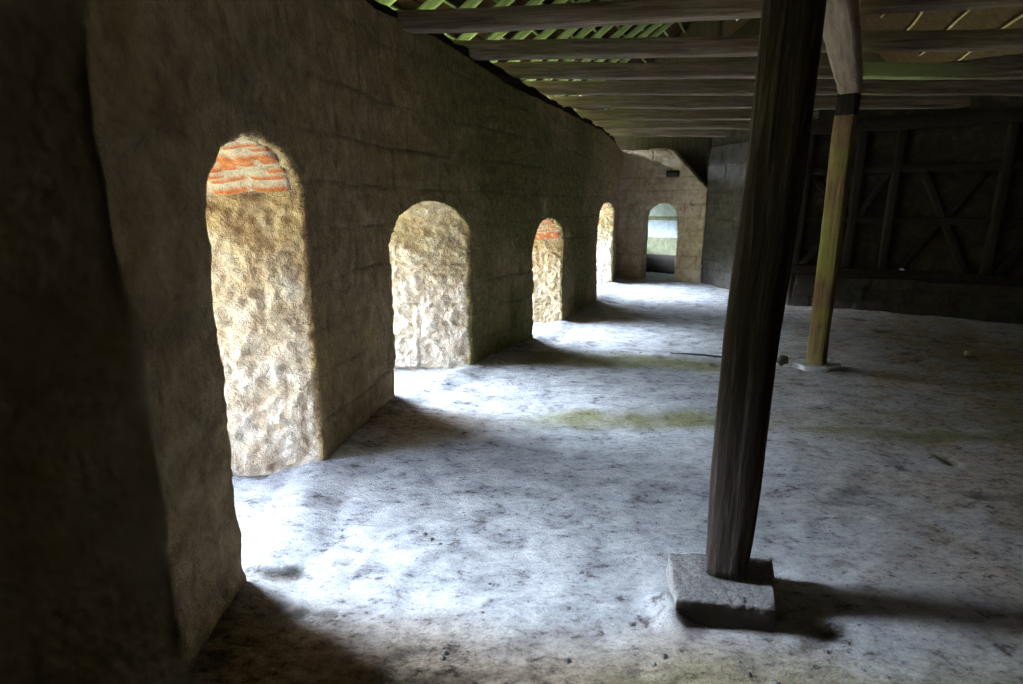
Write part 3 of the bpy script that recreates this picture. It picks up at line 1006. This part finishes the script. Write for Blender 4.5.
m.from_pydata(V, [], F)
tag(link('rubble', m, M_CONC, smooth_shade=False), 'scattered crumbs of stone and mortar over the dusty floor', 'rubble', kind='stuff')

# ------------------------------------------------------------------ daylight
w = bpy.data.worlds.new('daylight')
SC.world = w
w.use_nodes = True
nt = w.node_tree
bg = nt.nodes['Background']
tc = nt.nodes.new('ShaderNodeTexCoord')
sp = nt.nodes.new('ShaderNodeSeparateXYZ')
rp = nt.nodes.new('ShaderNodeValToRGB')
mr = nt.nodes.new('ShaderNodeMapRange')
mr.inputs['From Min'].default_value = -1
mr.inputs['From Max'].default_value = 1
nt.links.new(tc.outputs['Generated'], sp.inputs[0])
nt.links.new(sp.outputs['Z'], mr.inputs['Value'])
nt.links.new(mr.outputs[0], rp.inputs[0])
e = rp.color_ramp.elements
stops = ((0.0, (.20, .22, .12)), (0.40, (.36, .40, .22)), (0.495, (.36, .42, .22)), (0.515, (.12, .16, .08)), (0.585, (.13, .17, .09)), (0.64, (.50, .66, .95)), (1.0, (.42, .62, 1.0)))
while len(e) < len(stops):
    e.new(0.5)
for i, (pos, c3) in enumerate(stops):
    e[i].position = pos
    e[i].color = (*c3, 1)
SKY = 16.0
LOBE, AZ0, SA, EL0, SE = 12.5, R(22), R(24), R(22), R(10)
def mth(op, a, b=None):
    x = nt.nodes.new('ShaderNodeMath'); x.operation = op
    for i, v in enumerate((a, b)):
        if v is None:
            continue
        if isinstance(v, (int, float)):
            x.inputs[i].default_value = v
        else:
            nt.links.new(v, x.inputs[i])
    return x.outputs[0]
# a broad bright bank of hazy sky low over the trees, opposite the embrasures
az = mth('ARCTAN2', sp.outputs['Y'], mth('MULTIPLY', sp.outputs['X'], -1.0))
el = mth('ARCSINE', sp.outputs['Z'])
qa = mth('POWER', mth('ABSOLUTE', mth('DIVIDE', mth('SUBTRACT', az, AZ0), SA)), 2.0)
qe = mth('POWER', mth('ABSOLUTE', mth('DIVIDE', mth('SUBTRACT', el, EL0), SE)), 2.0)
lobe = mth('EXPONENT', mth('MULTIPLY', mth('ADD', qa, qe), -1.0))
tr = nt.nodes.new('ShaderNodeMapRange'); tr.interpolation_type = 'SMOOTHSTEP'
tr.inputs['From Min'].default_value = R(10.5); tr.inputs['From Max'].default_value = R(15)
nt.links.new(el, tr.inputs['Value'])
lobe = mth('MULTIPLY', lobe, tr.outputs[0])
vm = nt.nodes.new('ShaderNodeMix'); vm.data_type = 'RGBA'; vm.blend_type = 'ADD'; vm.clamp_factor = False
nt.links.new(mth('MULTIPLY', lobe, LOBE), vm.inputs[0])
nt.links.new(rp.outputs[0], vm.inputs[6])
vm.inputs[7].default_value = (.68, .82, 1.0, 1)
nt.links.new(vm.outputs[2], bg.inputs['Color'])
bg.inputs['Strength'].default_value = SKY

def portal(a, b, z0, z1, toward):
    l = bpy.data.lights.new('sky_portal', 'AREA')
    l.shape = 'RECTANGLE'
    a = Vector((*a, 0)); b = Vector((*b, 0))
    l.size = (b - a).length
    l.size_y = z1 - z0
    l.cycles.is_portal = True
    o = bpy.data.objects.new('sky_portal', l)
    COL.objects.link(o)
    c = (a + b) / 2
    c.z = (z0 + z1) / 2
    nrm = Vector((toward[0] - c.x, toward[1] - c.y, 0))
    ax = (b - a).normalized()
    nrm = (nrm - ax * nrm.dot(ax)).normalized()
    zl = -nrm
    yl = zl.cross(ax)
    o.matrix_world = Matrix(((ax.x, yl.x, zl.x, c.x), (ax.y, yl.y, zl.y, c.y), (ax.z, yl.z, zl.z, c.z), (0, 0, 0, 1)))
for a, b, oa, ob, zs, zc in ARCHES:
    p, q = ext(a, oa, 1.06), ext(b, ob, 1.06)
    portal(p, q, -0.05, zc, ((a[0] + b[0]) / 2, (a[1] + b[1]) / 2))
portal((1.95, 17.6), (1.95, 19.3), 0.9, 2.45, (4, 18.4))
for (a, b) in zip(OUTER[1:], OUTER[2:]):
    portal(ext(a, b, 0), ext(a, b, 1), WALL_TOP, ZE + 0.1, (a[0] + 3, a[1]))

# ------------------------------------------------------------------ camera
cam = bpy.data.cameras.new('camera')
cam.sensor_width = 36
cam.lens = 580 / 1023 * 36
cam.clip_start = 0.02
cam.dof.use_dof = True
cam.dof.focus_distance = 5.0
cam.dof.aperture_fstop = 3.5
co_ = bpy.data.objects.new('camera', cam)
COL.objects.link(co_)
co_.location = (0, 0, 2.0)
co_.rotation_euler = (R(90 - 13.28), 0, 0)
SC.camera = co_

SC.view_settings.view_transform = 'Standard'
SC.view_settings.look = 'None'
SC.view_settings.gamma = 1
SC.view_settings.use_curve_mapping = False
SC.view_settings.exposure = 1.0
SC.cycles.use_denoising = True
SC.cycles.use_adaptive_sampling = False
SC.cycles.denoising_prefilter = 'NONE'
SC.cycles.sample_clamp_indirect = 12.0
SC.cycles.max_bounces = 10
SC.cycles.diffuse_bounces = 8
